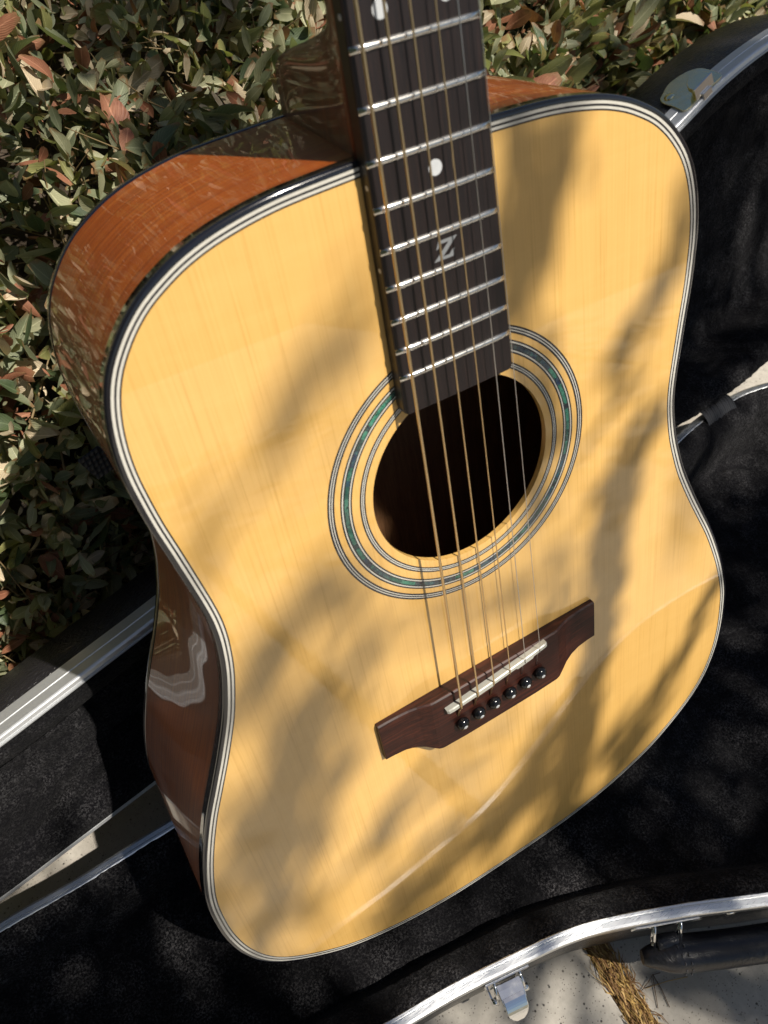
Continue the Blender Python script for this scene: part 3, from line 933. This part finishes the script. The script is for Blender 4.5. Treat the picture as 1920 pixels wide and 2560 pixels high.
for i, pl_ in enumerate(([(-2.5, 252.5), (5.0, 252.5), (6.4, 253.8), (-2.1, 253.8)], [(-3.4, 250.7), (-2.5, 250.9), (-1.2, 252.7), (-2.3, 253.3)],
                         [(-4.9, 246.2), (-1.2, 246.9), (6.4, 253.7), (2.9, 252.9)], [(-4.9, 246.2), (3.9, 246.2), (4.3, 247.4), (-3.6, 247.4)], [(3.6, 246.4), (4.9, 249.2), (4.0, 249.1), (2.0, 247.2)])):
    zz.prism(pl_, ZF, ZF + .55 + i * .01)
zz.build('letter_inlay', M['logo'], fbo, off=GOFF)
B().box((0, 649.5, ZF + .8), (43, 4, 4)).build('nut', M['saddle'], GUI, off=GOFF, bevel=.4)
# bridge
half_b = [(0, 8.8, -33.6, 8.6), (25, 8.8, -33.5, 8.6), (41, 8.8, -32.8, 8.5), (43.5, 8.8, -32.0, 8.2), (47, 8.8, -29.6, 7.0), (51, 8.7, -26.6, 5.6), (56, 8.7, -23.8, 4.6), (62, 8.6, -22.0, 4.0), (69, 8.6, -21.3, 3.7), (74.6, 8.5, -21.0, 3.6)]
rows = [(-x, f, k_, h_) for x, f, k_, h_ in half_b[:0:-1]] + half_b
vs = []
for x, f, k_, h_ in rows:
    vs += [(x, f, .05), (x, f, h_ - 1.1), (x, f - 1.0, h_), (x, 2, h_ + .05), (x, -12, h_ + .05), (x, k_ + 1.0, h_), (x, k_, h_ - 1.0), (x, k_, .05)]
m = 8
fs = [(i * m + j, i * m + (j + 1) % m, (i + 1) * m + (j + 1) % m, (i + 1) * m + j) for i in range(len(rows) - 1) for j in range(m)]
fs += [tuple(range(m)), tuple((len(rows) - 1) * m + j for j in range(m))[::-1]]
br = B().add(vs, fs).build('bridge', M['bridge'], GUI, off=GOFF, bevel=.2)
# compensated saddle
sa = Vector((-36.0, -1.0, 0)); sbv = Vector((33.4, 7.2, 0))
sd = (sbv - sa).normalized(); sn = Vector((-sd.y, sd.x, 0))
def sp(t): return sa + (sbv - sa) * t
sdl = B(); vs = []
segs = [(0, 0, 11.2), (.015, 0, 12.0), (.05, 0, 12.3), (.26, 0, 12.6), (.27, -.8, 12.6), (.43, -.8, 12.7), (.44, -.0, 12.7), (.665, 0, 12.5), (.68, -1.3, 12.5), (.835, -1.3, 12.3), (.85, -.1, 12.3), (.97, 0, 12.0), (.99, 0, 11.7), (1, 0, 11.0)]
for t, o_, z in segs:
    p = sp(t)
    for (w_, zz_) in ((1.6, 8.3), (1.6, z - .6), (1.1, z), (-1.0 + o_ * .9, z), (-1.5 + o_ * .9, z - .6), (-1.6 + o_ * .5, 8.3)):
        q = p + sn * w_
        vs.append((q.x, q.y, zz_))
m = 6
fs = [(i * m + j, i * m + (j + 1) % m, (i + 1) * m + (j + 1) % m, (i + 1) * m + j) for i in range(len(segs) - 1) for j in range(m)]
fs += [tuple(range(m)), tuple((len(segs) - 1) * m + j for j in range(m))[::-1]]
sdl.add(vs, fs).build('saddle', M['saddle'], br, off=GOFF)
SX = [-27.7, -16.5, -5.4, 5.9, 16.7, 27.4]
PX = [(-27.7, -16.5), (-16.4, -15.9), (-5.5, -15.2), (5.7, -14.8), (16.7, -13.9), (27.4, -13.1)]
N15 = [-23.65, -13.6, -3.9, 6.0, 14.9, 23.7]
for i, (px, py) in enumerate(PX):
    pn = B()
    pn.lathe([(2.2, 7.5), (2.6, 8.6), (3.9, 9.5), (4.15, 10.6), (3.9, 11.8), (3.2, 12.9), (2.3, 13.5), (1.3, 13.85), (1.25, 13.95), (.7, 14.05)], (px, py, 0), (.02, -.12, 1), 22, mis=[0, 0, 0, 0, 0, 0, 0, 1, 1])
    pn.build('bridge_pin', [M['pin'], M['pearl']], br, off=GOFF)
# strings
RAD = [.68, .54, .42, .32, .22, .17]
for i in range(6):
    xs = SX[i]
    t = (xs - sa.x) / (sbv.x - sa.x)
    ysd = sp(t).y - .2
    zs = 12.65 + RAD[i] - (.25 if i in (0, 5) else 0)
    xn = xs + (N15[i] - xs) / (fy(15) - ysd) * (L - ysd)
    zn = 7.9 + RAD[i]
    pts = [(xn, L + 2, zn - .1)]
    for q in np.linspace(0, 1, 30):
        pts.append((xn + (xs - xn) * q, L + (ysd + .8 - L) * q, zn + (zs - zn) * q))
    px, py = PX[i]
    pts += [(xs, ysd - .8, zs - .15), (xs - .2, ysd - 1.9, zs - .9), (xs - .5, ysd - 4.5, zs - 2.2), (px - .8, py + 5.6, 9.1), (px - .6, py + 3.6, 7.6)]
    B().tube(pts, RAD[i], 10).build('string', M['bronze' if i < 4 else 'steel'], GUI, off=GOFF)

# webbing strap end behind the guitar's waist
ws = B()
fo, fx, fyv = gw((-143, 160, -122)) * 1000, G2W @ Vector((.35, -.94, 0)), G2W @ Vector((-.94, -.35, 0))
vs = []
for i in range(21):
    for j in range(5):
        p = fo + fx * (i * .8) + fyv * (j * 3.2 - 3) + (G2W @ Vector((0, 0, 1))) * (.5 * math.sin(i * 1.57) - j * .5)
        vs.append(p)
ws.add(vs, [(i * 5 + j, (i + 1) * 5 + j, (i + 1) * 5 + j + 1, i * 5 + j + 1) for i in range(20) for j in range(4)], 0, True)
wso = ws.build('strap', M['webbing'], off=tuple(fo))
wso.location = fo * MM
md = wso.modifiers.new('thickness', 'SOLIDIFY'); md.thickness = .0015
wso['label'] = 'short end of dark ribbed webbing sticking out behind the waist of the guitar'
wso['category'] = 'strap'

# ================================================================ HEDGE
HED = empty('hedge', 'clipped hedge of small grey-green leaves with brown dead ones, behind the case and guitar', 'hedge', loc=(.2, .6, 0))
HOFF = np.array([.2, .6, 0])
def hedge_front(x):
    return np.interp(x, [-1.0, -.5, 0, .3, .55, 1.0, 2.0], [.37, .38, .40, .50, .60, .65, .67])
def hedge_surf(x, p):
    """p: metres along the profile, up the face and then back over the top"""
    y0 = hedge_front(x)
    face = .40
    q = np.clip(p - face, 0, 9)
    y = y0 + np.where(p < face, (.05 * (p / face - .3) ** 2), .0245 + q * .86)
    z = np.where(p < face, p, face + .50 * q)
    return y, z
def leaf_template(rows=5, curl=.12, cut=False, wide=.34, twist=0.0, bend=0.0):
    vs = []; fs = []
    for i in range(rows):
        t = i / (rows - 1)
        wd = wide * (.16 + .84 * math.sin(min(1, t * .98 + .02) ** 1.35 * math.pi) ** .8) if 0 < i < rows - 1 else (.045 if i == 0 else wide * .34)
        if cut and i == rows - 1:
            wd = wide * .62
        z = curl * t * t; cx = bend * t * t; a = twist * t
        for sx in (-1, 0, 1):
            dy = 0 if not (cut and i == rows - 1) else (.03, .0, -.07)[sx + 1]
            lift = wd * .30 * abs(sx)
            vs.append((cx + sx * wd / 2 * math.cos(a) - lift * math.sin(a), t + dy, z + lift * math.cos(a) + sx * wd / 2 * math.sin(a)))
    for i in range(rows - 1):
        for j in range(2):
            fs.append((i * 3 + j, i * 3 + j + 1, i * 3 + 3 + j + 1, i * 3 + 3 + j))
    return np.array(vs), fs
def leaf_uv(tv, tf):
    rows = len(tv) // 3
    uv = np.array([((i % 3) * .5, (i // 3) / (rows - 1)) for i in range(len(tv))])
    return uv[np.array(tf).ravel()]
TPL = [leaf_template(6, .10, False, .40, .5, .08), leaf_template(6, -.22, False, .50, -.4, -.10), leaf_template(5, .25, True, .42, .3), leaf_template(6, .42, False, .33, -.8, .14), leaf_template(6, -.40, False, .38, .9, -.06), leaf_template(5, .05, True, .50, -.3, .05)]
def scatter(n, seed, xr, deep):
    R_ = np.random.default_rng(seed)
    x = R_.uniform(xr[0], xr[1], n)
    p = R_.uniform(.0, 1.25, n) ** .9
    dpt = R_.exponential(deep, n) - .012
    y, z = hedge_surf(x, p)
    lump = .022 * nz(x * 1000, p * 1000, .035, 5) + .018 * nz(x * 1000, p * 1000, .085, 6)
    f = p < .40
    y = y + np.where(f, dpt, dpt * .5) + lump
    z = z - np.where(f, 0, dpt * .86) + lump * ~f
    pos = np.c_[x, y, np.maximum(z, .01)]
    size = R_.uniform(.012, .028, n) * np.interp(x, [-.3, .0, .3, .6], [.9, .92, 1.15, 1.35]) * np.where(R_.random(n) < .12, 1.55, 1)
    # leaf axis: mostly upwards and out of the hedge
    ax = np.c_[R_.normal(0, .75, n), R_.normal(-.35, .6, n), R_.normal(.75, .5, n)]
    ax /= np.linalg.norm(ax, axis=1)[:, None]
    rr = R_.normal(0, .75, (n, 3)) + np.array(SUN) * 1.0
    side = np.cross(ax, rr); side /= np.linalg.norm(side, axis=1)[:, None]
    nor = np.cross(side, ax)
    r_ = R_.random(n)
    mi = np.select([r_ < .27, r_ < .53, r_ < .63, r_ < .76, r_ < .86], [0, 1, 2, 3, 4], 5)
    ti = R_.integers(0, 6, n)
    return pos, size, ax, side, nor, mi, ti
def foliage(name, data, idx, parent):
    pos, size, ax, side, nor, mi, ti = data
    V = []; F = []; MI = []; UV = []; base = 0
    for t in range(6):
        sel = idx[ti[idx] == t]
        if not len(sel):
            continue
        tv, tf = TPL[t]
        P_ = pos[sel][:, None, :] + size[sel][:, None, None] * (tv[None, :, 0:1] * side[sel][:, None, :] + tv[None, :, 1:2] * ax[sel][:, None, :] + tv[None, :, 2:3] * nor[sel][:, None, :])
        V.append(P_.reshape(-1, 3))
        fa = np.array(tf)[None] + (np.arange(len(sel)) * len(tv))[:, None, None] + base
        F.append(fa.reshape(-1, 4)); UV.append(np.tile(leaf_uv(tv, tf), (len(sel), 1))); MI.append(np.repeat(mi[sel], len(tf)))
        base += len(sel) * len(tv)
    V = np.vstack(V) - HOFF; F = np.vstack(F); MI = np.concatenate(MI)
    me = bpy.data.meshes.new(name)
    me.vertices.add(len(V)); me.vertices.foreach_set('co', V.ravel())
    me.loops.add(F.size); me.loops.foreach_set('vertex_index', F.ravel())
    me.polygons.add(len(F)); me.polygons.foreach_set('loop_start', np.arange(0, F.size, 4)); me.polygons.foreach_set('loop_total', np.full(len(F), 4))
    for m_ in LEAF:
        me.materials.append(m_)
    me.polygons.foreach_set('material_index', MI)
    ul = me.uv_layers.new(name='UVMap'); ul.data.foreach_set('uv', np.vstack(UV).ravel())
    me.polygons.foreach_set('use_smooth', [True] * len(F))
    me.update(calc_edges=True)
    return link(name, me, parent)
dat = [scatter(40000, 3, (-.42, .80), .035), scatter(9000, 4, (-1.3, 2.0), .04)]
dat = [np.concatenate([a, b_]) for a, b_ in zip(*dat)]
# the leaves that show largest become leaves of their own
Rw = np.array(G2W) @ np.array(CR).T          # columns: right, down, forward in world
rel = (dat[0] - CAMLOC) @ Rw
zc = rel[:, 2]
u_ = 960 + 2082.4 * rel[:, 0] / zc; v_ = 1280 + 2082.4 * rel[:, 1] / zc
vis = (zc > .1) & (v_ > 0) & (v_ < 1680) & (u_ > 0) & (u_ < 1760) & ~((u_ > 330) & (v_ > 420)) & ~((u_ > 850) & (u_ < 1230)) & ~((u_ > 650) & (v_ > 260) & (u_ < 1230)) & ~((u_ > 1230) & (v_ > 250)) & ~((u_ < 860) & (v_ > 1400) & (u_ > 200))
# nearest leaf per small picture cell counts as the visible one
order = np.argsort(np.where(vis, zc, 1e9))
seen = set(); pick = []
for i in order[:int(vis.sum())]:
    key = (int(u_[i] // 26), int(v_[i] // 26))
    if key in seen:
        continue
    seen.add(key); pick.append(i)
big = sorted(pick, key=lambda i: -dat[1][i] / zc[i])[:300]
rest = np.setdiff1d(np.arange(len(dat[0])), np.array(big))
nW = 15000  # added hedge arm out of view, dark-leaved to cut sky light from the left
Rz = np.random.default_rng(31)
wp = np.c_[-1.15 + .30 * Rz.random(nW) ** 2 * Rz.choice([-1, 1], nW), Rz.uniform(-2.2, .9, nW), Rz.uniform(0, 2.1, nW)]
shade_arm = scatter(nW, 9, (-1, 1), .03)
shade_arm[0][:] = wp
shade_arm[1][:] *= 3.1
shade_arm[5][:] = 2
dat = [np.concatenate([a, b_]) for a, b_ in zip(dat, shade_arm)]
rest = np.r_[rest, np.arange(len(dat[0]) - nW, len(dat[0]))]
fo_ = foliage('foliage', dat, rest, HED)
fo_['kind'] = 'stuff'
LM = {}
for i in big:
    t = int(dat[6][i]); m_ = int(dat[5][i])
    if (t, m_) not in LM:
        tv, tf = TPL[t]
        LM[(t, m_)] = mesh('leaf', tv, tf, LEAF[m_], True)
        ul = LM[(t, m_)].uv_layers.new(name='UVMap'); ul.data.foreach_set('uv', leaf_uv(tv, tf).ravel())
    o = link('leaf', LM[(t, m_)], HED)
    s_, a_, d_ = Vector(dat[3][i]), Vector(dat[2][i]), Vector(dat[4][i])
    sz = float(dat[1][i])
    p = Vector(dat[0][i] - HOFF)
    o.matrix_local = Matrix(((s_.x * sz, a_.x * sz, d_.x * sz, p.x), (s_.y * sz, a_.y * sz, d_.y * sz, p.y), (s_.z * sz, a_.z * sz, d_.z * sz, p.z), (0, 0, 0, 1)))
# twigs
tiny = scatter(9000, 8, (-.42, .80), .03)
tiny[1][:] *= .38
tiny[5][:] = np.random.default_rng(2).choice([4, 5, 4, 1, 3], 9000)
foliage('leaf_fragments', tiny, np.arange(9000), HED)['kind'] = 'stuff'
tw = B()
R_ = np.random.default_rng(21)
for i in range(3600):
    x = R_.uniform(-.45, .85); p = R_.uniform(.05, 1.2)
    y, z = hedge_surf(x, p); y = float(y); z = float(z)
    dp = R_.exponential(.03)
    c = Vector((x, y + dp * (1 if p < .4 else .5), z - (0 if p < .4 else dp)))
    d = Vector((R_.normal(0, .7), R_.normal(-.2, .5), abs(R_.normal(.5, .5)))).normalized()
    L_ = R_.uniform(.03, .10)
    bd = Vector((R_.normal(0, .25), R_.normal(0, .25), R_.normal(0, .15))) * L_
    tw.tube([(c - d * L_ * .6) * 1000, (c + bd * .3) * 1000, (c + d * L_ * .4 + bd) * 1000], [R_.uniform(.5, 1.1), .55, .3], 4, cap=False)
t2 = tw.build('twigs', M['twig'], HED, off=tuple(HOFF * 1000))
t2['kind'] = 'stuff'
# dark sheet standing in for the shade deep inside the hedge
xs = np.linspace(-1.4, 2.1, 90); ps = np.linspace(0, 1.7, 50)
vs = []
for x in xs:
    for p in ps:
        y, z = hedge_surf(x, p)
        f = p < .40
        n__ = .02 * math.sin(x * 63 + p * 41) + .02 * math.sin(x * 27 - p * 88)
        vs.append((x * 1000, (float(y) + (.10 if f else .05) + n__) * 1000, max(-.02, float(z) - (0.0 if f else .075) - .05 + n__ * .5) * 1000))
B().add(vs, [(i * 50 + j, (i + 1) * 50 + j, (i + 1) * 50 + j + 1, i * 50 + j + 1) for i in range(89) for j in range(49)], 0, True).build('shade_core', M['soil'], HED, off=tuple(HOFF * 1000))

# ================================================================ TREE THAT SHADES THE PLACE (towards the sun)
TREE = empty('shade_tree', 'tree with a few low leafy branches reaching over the paving on the sunny side', 'tree', loc=(3.4, -1.9, 0))
TOFF = np.array([3.4, -1.9, 0])
tv, tf = leaf_template(5, .10, False, .26)
SN = np.array(SUN)
strokes = [
([(40,174),(48,142),(40,110)],18,1.0),
([(-28,247),(-53,225),(-77,200),(-99,180),(-121,166)],40,0.27),
([(-36,231),(-64,208),(-90,187)],20,0.2),
([(-66,118),(-94,103),(-119,83),(-144,62)],22,0.9),
([(-60,85),(-91,62),(-119,38)],26,0.4),
([(-95,47),(-115,26),(-138,-2),(-159,-34)],36,0.95),
([(-113,7),(-136,-19),(-157,-53),(-160,-80)],34,0.92),
([(-86,4),(-106,-21),(-128,-54)],30,0.6),
([(-163,-67),(-154,-115),(-175,-81)],26,0.3),
([(-105,-173),(-61,-165),(-19,-154),(12,-137),(45,-130)],36,0.93),
([(115,112),(97,77),(89,30),(82,-31),(64,-111),(45,-186)],22,1.0),
([(84,85),(78,34),(59,-9)],22,0.55),
([(185,-41),(159,-92),(122,-140),(94,-192)],12,0.92),
([(132,238),(130,210),(120,189),(106,173),(89,154)],14,0.85),
([(40,279),(43,261),(41,243),(37,224)],16,1.0),
([(53,277),(56,260),(49,240),(40,218)],16,1.0),
([(70,276),(65,261),(55,246),(46,228)],14,0.95),
([(37,284),(59,283),(70,281)],10,0.6),
([(114,143),(91,135),(71,116)],16,0.35),
([(64,57),(26,50),(-9,50),(-47,57)],40,0.42),
([(53,49),(45,7),(29,-26)],30,0.42),
([(-53,73),(-74,40),(-94,11)],30,0.38),
([(2,-68),(-41,-71),(-78,-87)],36,0.42),
([(-44,-52),(-81,-75),(-114,-104)],26,0.4),
]
R_ = np.random.default_rng(77)
LV = []; twb = B()
e1 = np.array(SUN.orthogonal().normalized()); e2 = np.cross(SN, e1)
def put_leaf(c, along, ln):
    a = along * R_.choice([-1, 1]) + R_.normal(0, .25, 3); a /= np.linalg.norm(a)
    s_ = np.cross(a, SN + R_.normal(0, .45, 3)); s_ /= np.linalg.norm(s_)
    LV.append((c - a * ln / 2, ln, a, s_, np.cross(s_, a)))
for pts, wd, dn in strokes:
    W_ = [np.array(gw((p[0], p[1], 0))) for p in pts]
    t = R_.uniform(1.6, 1.8) if pts[0][0] > 20 and wd < 24 else R_.uniform(2.3, 2.8)
    path = [p + SN * t for p in W_]
    twb.tube([Vector(p) * 1000 for p in path], [2.2] * len(path), 5)
    seg = [np.linalg.norm(b_ - a) for a, b_ in zip(path[:-1], path[1:])]
    Ltot = sum(seg)
    ln = .026; area = ln * ln * .26 * .62
    wd = wd * (1.3 if dn > .8 else 1.1)
    n = int(-math.log(max(.012, 1 - dn * .99)) * Ltot * wd * .001 / area)
    for q in range(n):
        dd = (q + R_.random()) / n * Ltot
        k_ = 0
        while k_ < len(seg) - 1 and dd > seg[k_]:
            dd -= seg[k_]; k_ += 1
        f = min(1, dd / seg[k_])
        c = path[k_] * (1 - f) + path[k_ + 1] * f
        al = (path[k_ + 1] - path[k_]) / seg[k_]
        acr = np.cross(al, SN)
        c = c + acr * R_.normal(0, .33) * wd * .001 + SN * R_.normal(0, .12) + al * R_.normal(0, .012)
        put_leaf(c, al, ln)
def shade_patch(tg, rad, n, t):
    cluster(np.array(tg), rad, n, t, 1.2, .045)
def cluster(target, rad, n, t, elong=1.6, ln=.06):
    al = e1 * R_.normal() + e2 * R_.normal(); al /= np.linalg.norm(al)
    acr = np.cross(al, SN)
    for q in range(n):
        c = target + SN * (t + R_.normal(0, .15)) + al * R_.normal(0, rad * elong) + acr * R_.normal(0, rad)
        put_leaf(c, al, ln * R_.uniform(.7, 1.2))
    c = target + SN * t
    twb.tube([Vector(c - al * rad * 2) * 1000, Vector(c + acr * rad * .2) * 1000, Vector(c + al * rad * 2) * 1000], [3, 2.4, 1.5], 5)
# dapples over the paving, the right part of the case and the right part of the hedge
for i in range(120):
    tg = np.array([R_.uniform(-.6, 1.3), R_.uniform(-1.6, -.12), 0])
    if -.22 < tg[0] < .42 and tg[1] > -.62:
        continue
    cluster(tg, R_.uniform(.02, .06), int(R_.uniform(14, 34)), R_.uniform(2.2, 3.6))
for tg in ((.30, .05, .05), (.42, .16, .04), (.36, .24, .05), (.52, .10, .05), (.24, -.05, .06), (.33, .36, .22), (.46, .44, .30), (.28, .40, .36), (.40, .60, .50), (.55, .50, .42), (.13, .62, .52), (.6, .2, .05), (.10, .06, .06), (.18, .04, .06), (.22, .12, .04), (.14, -.02, .09), (.30, .12, .04), (.38, .06, .04), (.03, .05, .07), (.45, .20, .03), (.30, -.0, .05), (-.16, -.02, 0), (-.10, -.05, 0), (-.04, -.04, 0), (.125, -.075, 0), (.15, -.10, 0), (.40, .40, .25), (.50, .42, .22), (.55, .46, .32), (.45, .40, .15), (.52, .38, .12), (.38, .37, .17), (.48, .45, .36),
           (.05, .50, .50), (.08, .56, .53), (.06, .46, .48)):
    cluster(np.array(tg), R_.uniform(.018, .04), int(R_.uniform(16, 36)), R_.uniform(2.2, 3.2))
for tg, rd, n in (((-.27, .10, .06), .05, 170), ((-.33, .15, .06), .04, 120), ((-.20, .05, .07), .035, 90), ((-.36, .07, .06), .05, 120), ((.50, .40, .2), .05, 150), ((.42, .36, .14), .04, 100), ((.56, .44, .3), .05, 120)):
    shade_patch(tg, rd, n, 2.6)
# trunk and limbs
tr = B()
tr.tube([(3400, -1900, -40), (3380, -1880, 900), (3320, -1840, 1900), (3360, -1800, 2900), (3300, -1700, 3900)], [150, 125, 105, 80, 45], 14)
tr.build('trunk', M['bark'], TREE, off=tuple(TOFF * 1000))
lb = B()
for end in ((2000, -1500, 2350), (1500, -1700, 2700), (1200, -2500, 2900), (2200, -800, 2950), (900, -2300, 2650)):
    a = Vector((3330, -1840, random.uniform(1600, 2500))); e = Vector(end)
    mid = (a + e) / 2 + Vector((random.uniform(-80, 80), random.uniform(-80, 80), random.uniform(40, 160)))
    lb.tube([a, mid, e], [48, 30, 12], 8)
lb.build('limb', M['bark'], TREE, off=tuple(TOFF * 1000))
twb.build('branchlets', M['twig'], TREE, off=tuple(TOFF * 1000))['kind'] = 'stuff'
# rest of the crown
for i in range(1800):
    c = np.array([3.3, -1.8, 3.6]) + R_.normal(0, 1, 3) * np.array([.8, .8, .6])
    a = R_.normal(0, 1, 3); a /= np.linalg.norm(a)
    put_leaf(c, a, R_.uniform(.07, .13))
nL = len(LV)
pos = np.array([l[0] for l in LV]); sz = np.array([l[1] for l in LV]); ax = np.array([l[2] for l in LV]); sd_ = np.array([l[3] for l in LV]); nr_ = np.array([l[4] for l in LV])
P_ = pos[:, None, :] + sz[:, None, None] * (tv[None, :, 0:1] * sd_[:, None, :] + tv[None, :, 1:2] * ax[:, None, :] + tv[None, :, 2:3] * nr_[:, None, :])
V = P_.reshape(-1, 3) - TOFF
F = (np.array(tf)[None] + (np.arange(nL) * len(tv))[:, None, None]).reshape(-1, 4)
me = bpy.data.meshes.new('crown')
me.from_pydata(V.tolist(), [], F.tolist())
for m_ in LEAF[:3]:
    me.materials.append(m_)
me.polygons.foreach_set('material_index', np.repeat(np.arange(nL) % 3, len(tf)))
me.update()
cr = link('crown', me, TREE)
cr['kind'] = 'stuff'
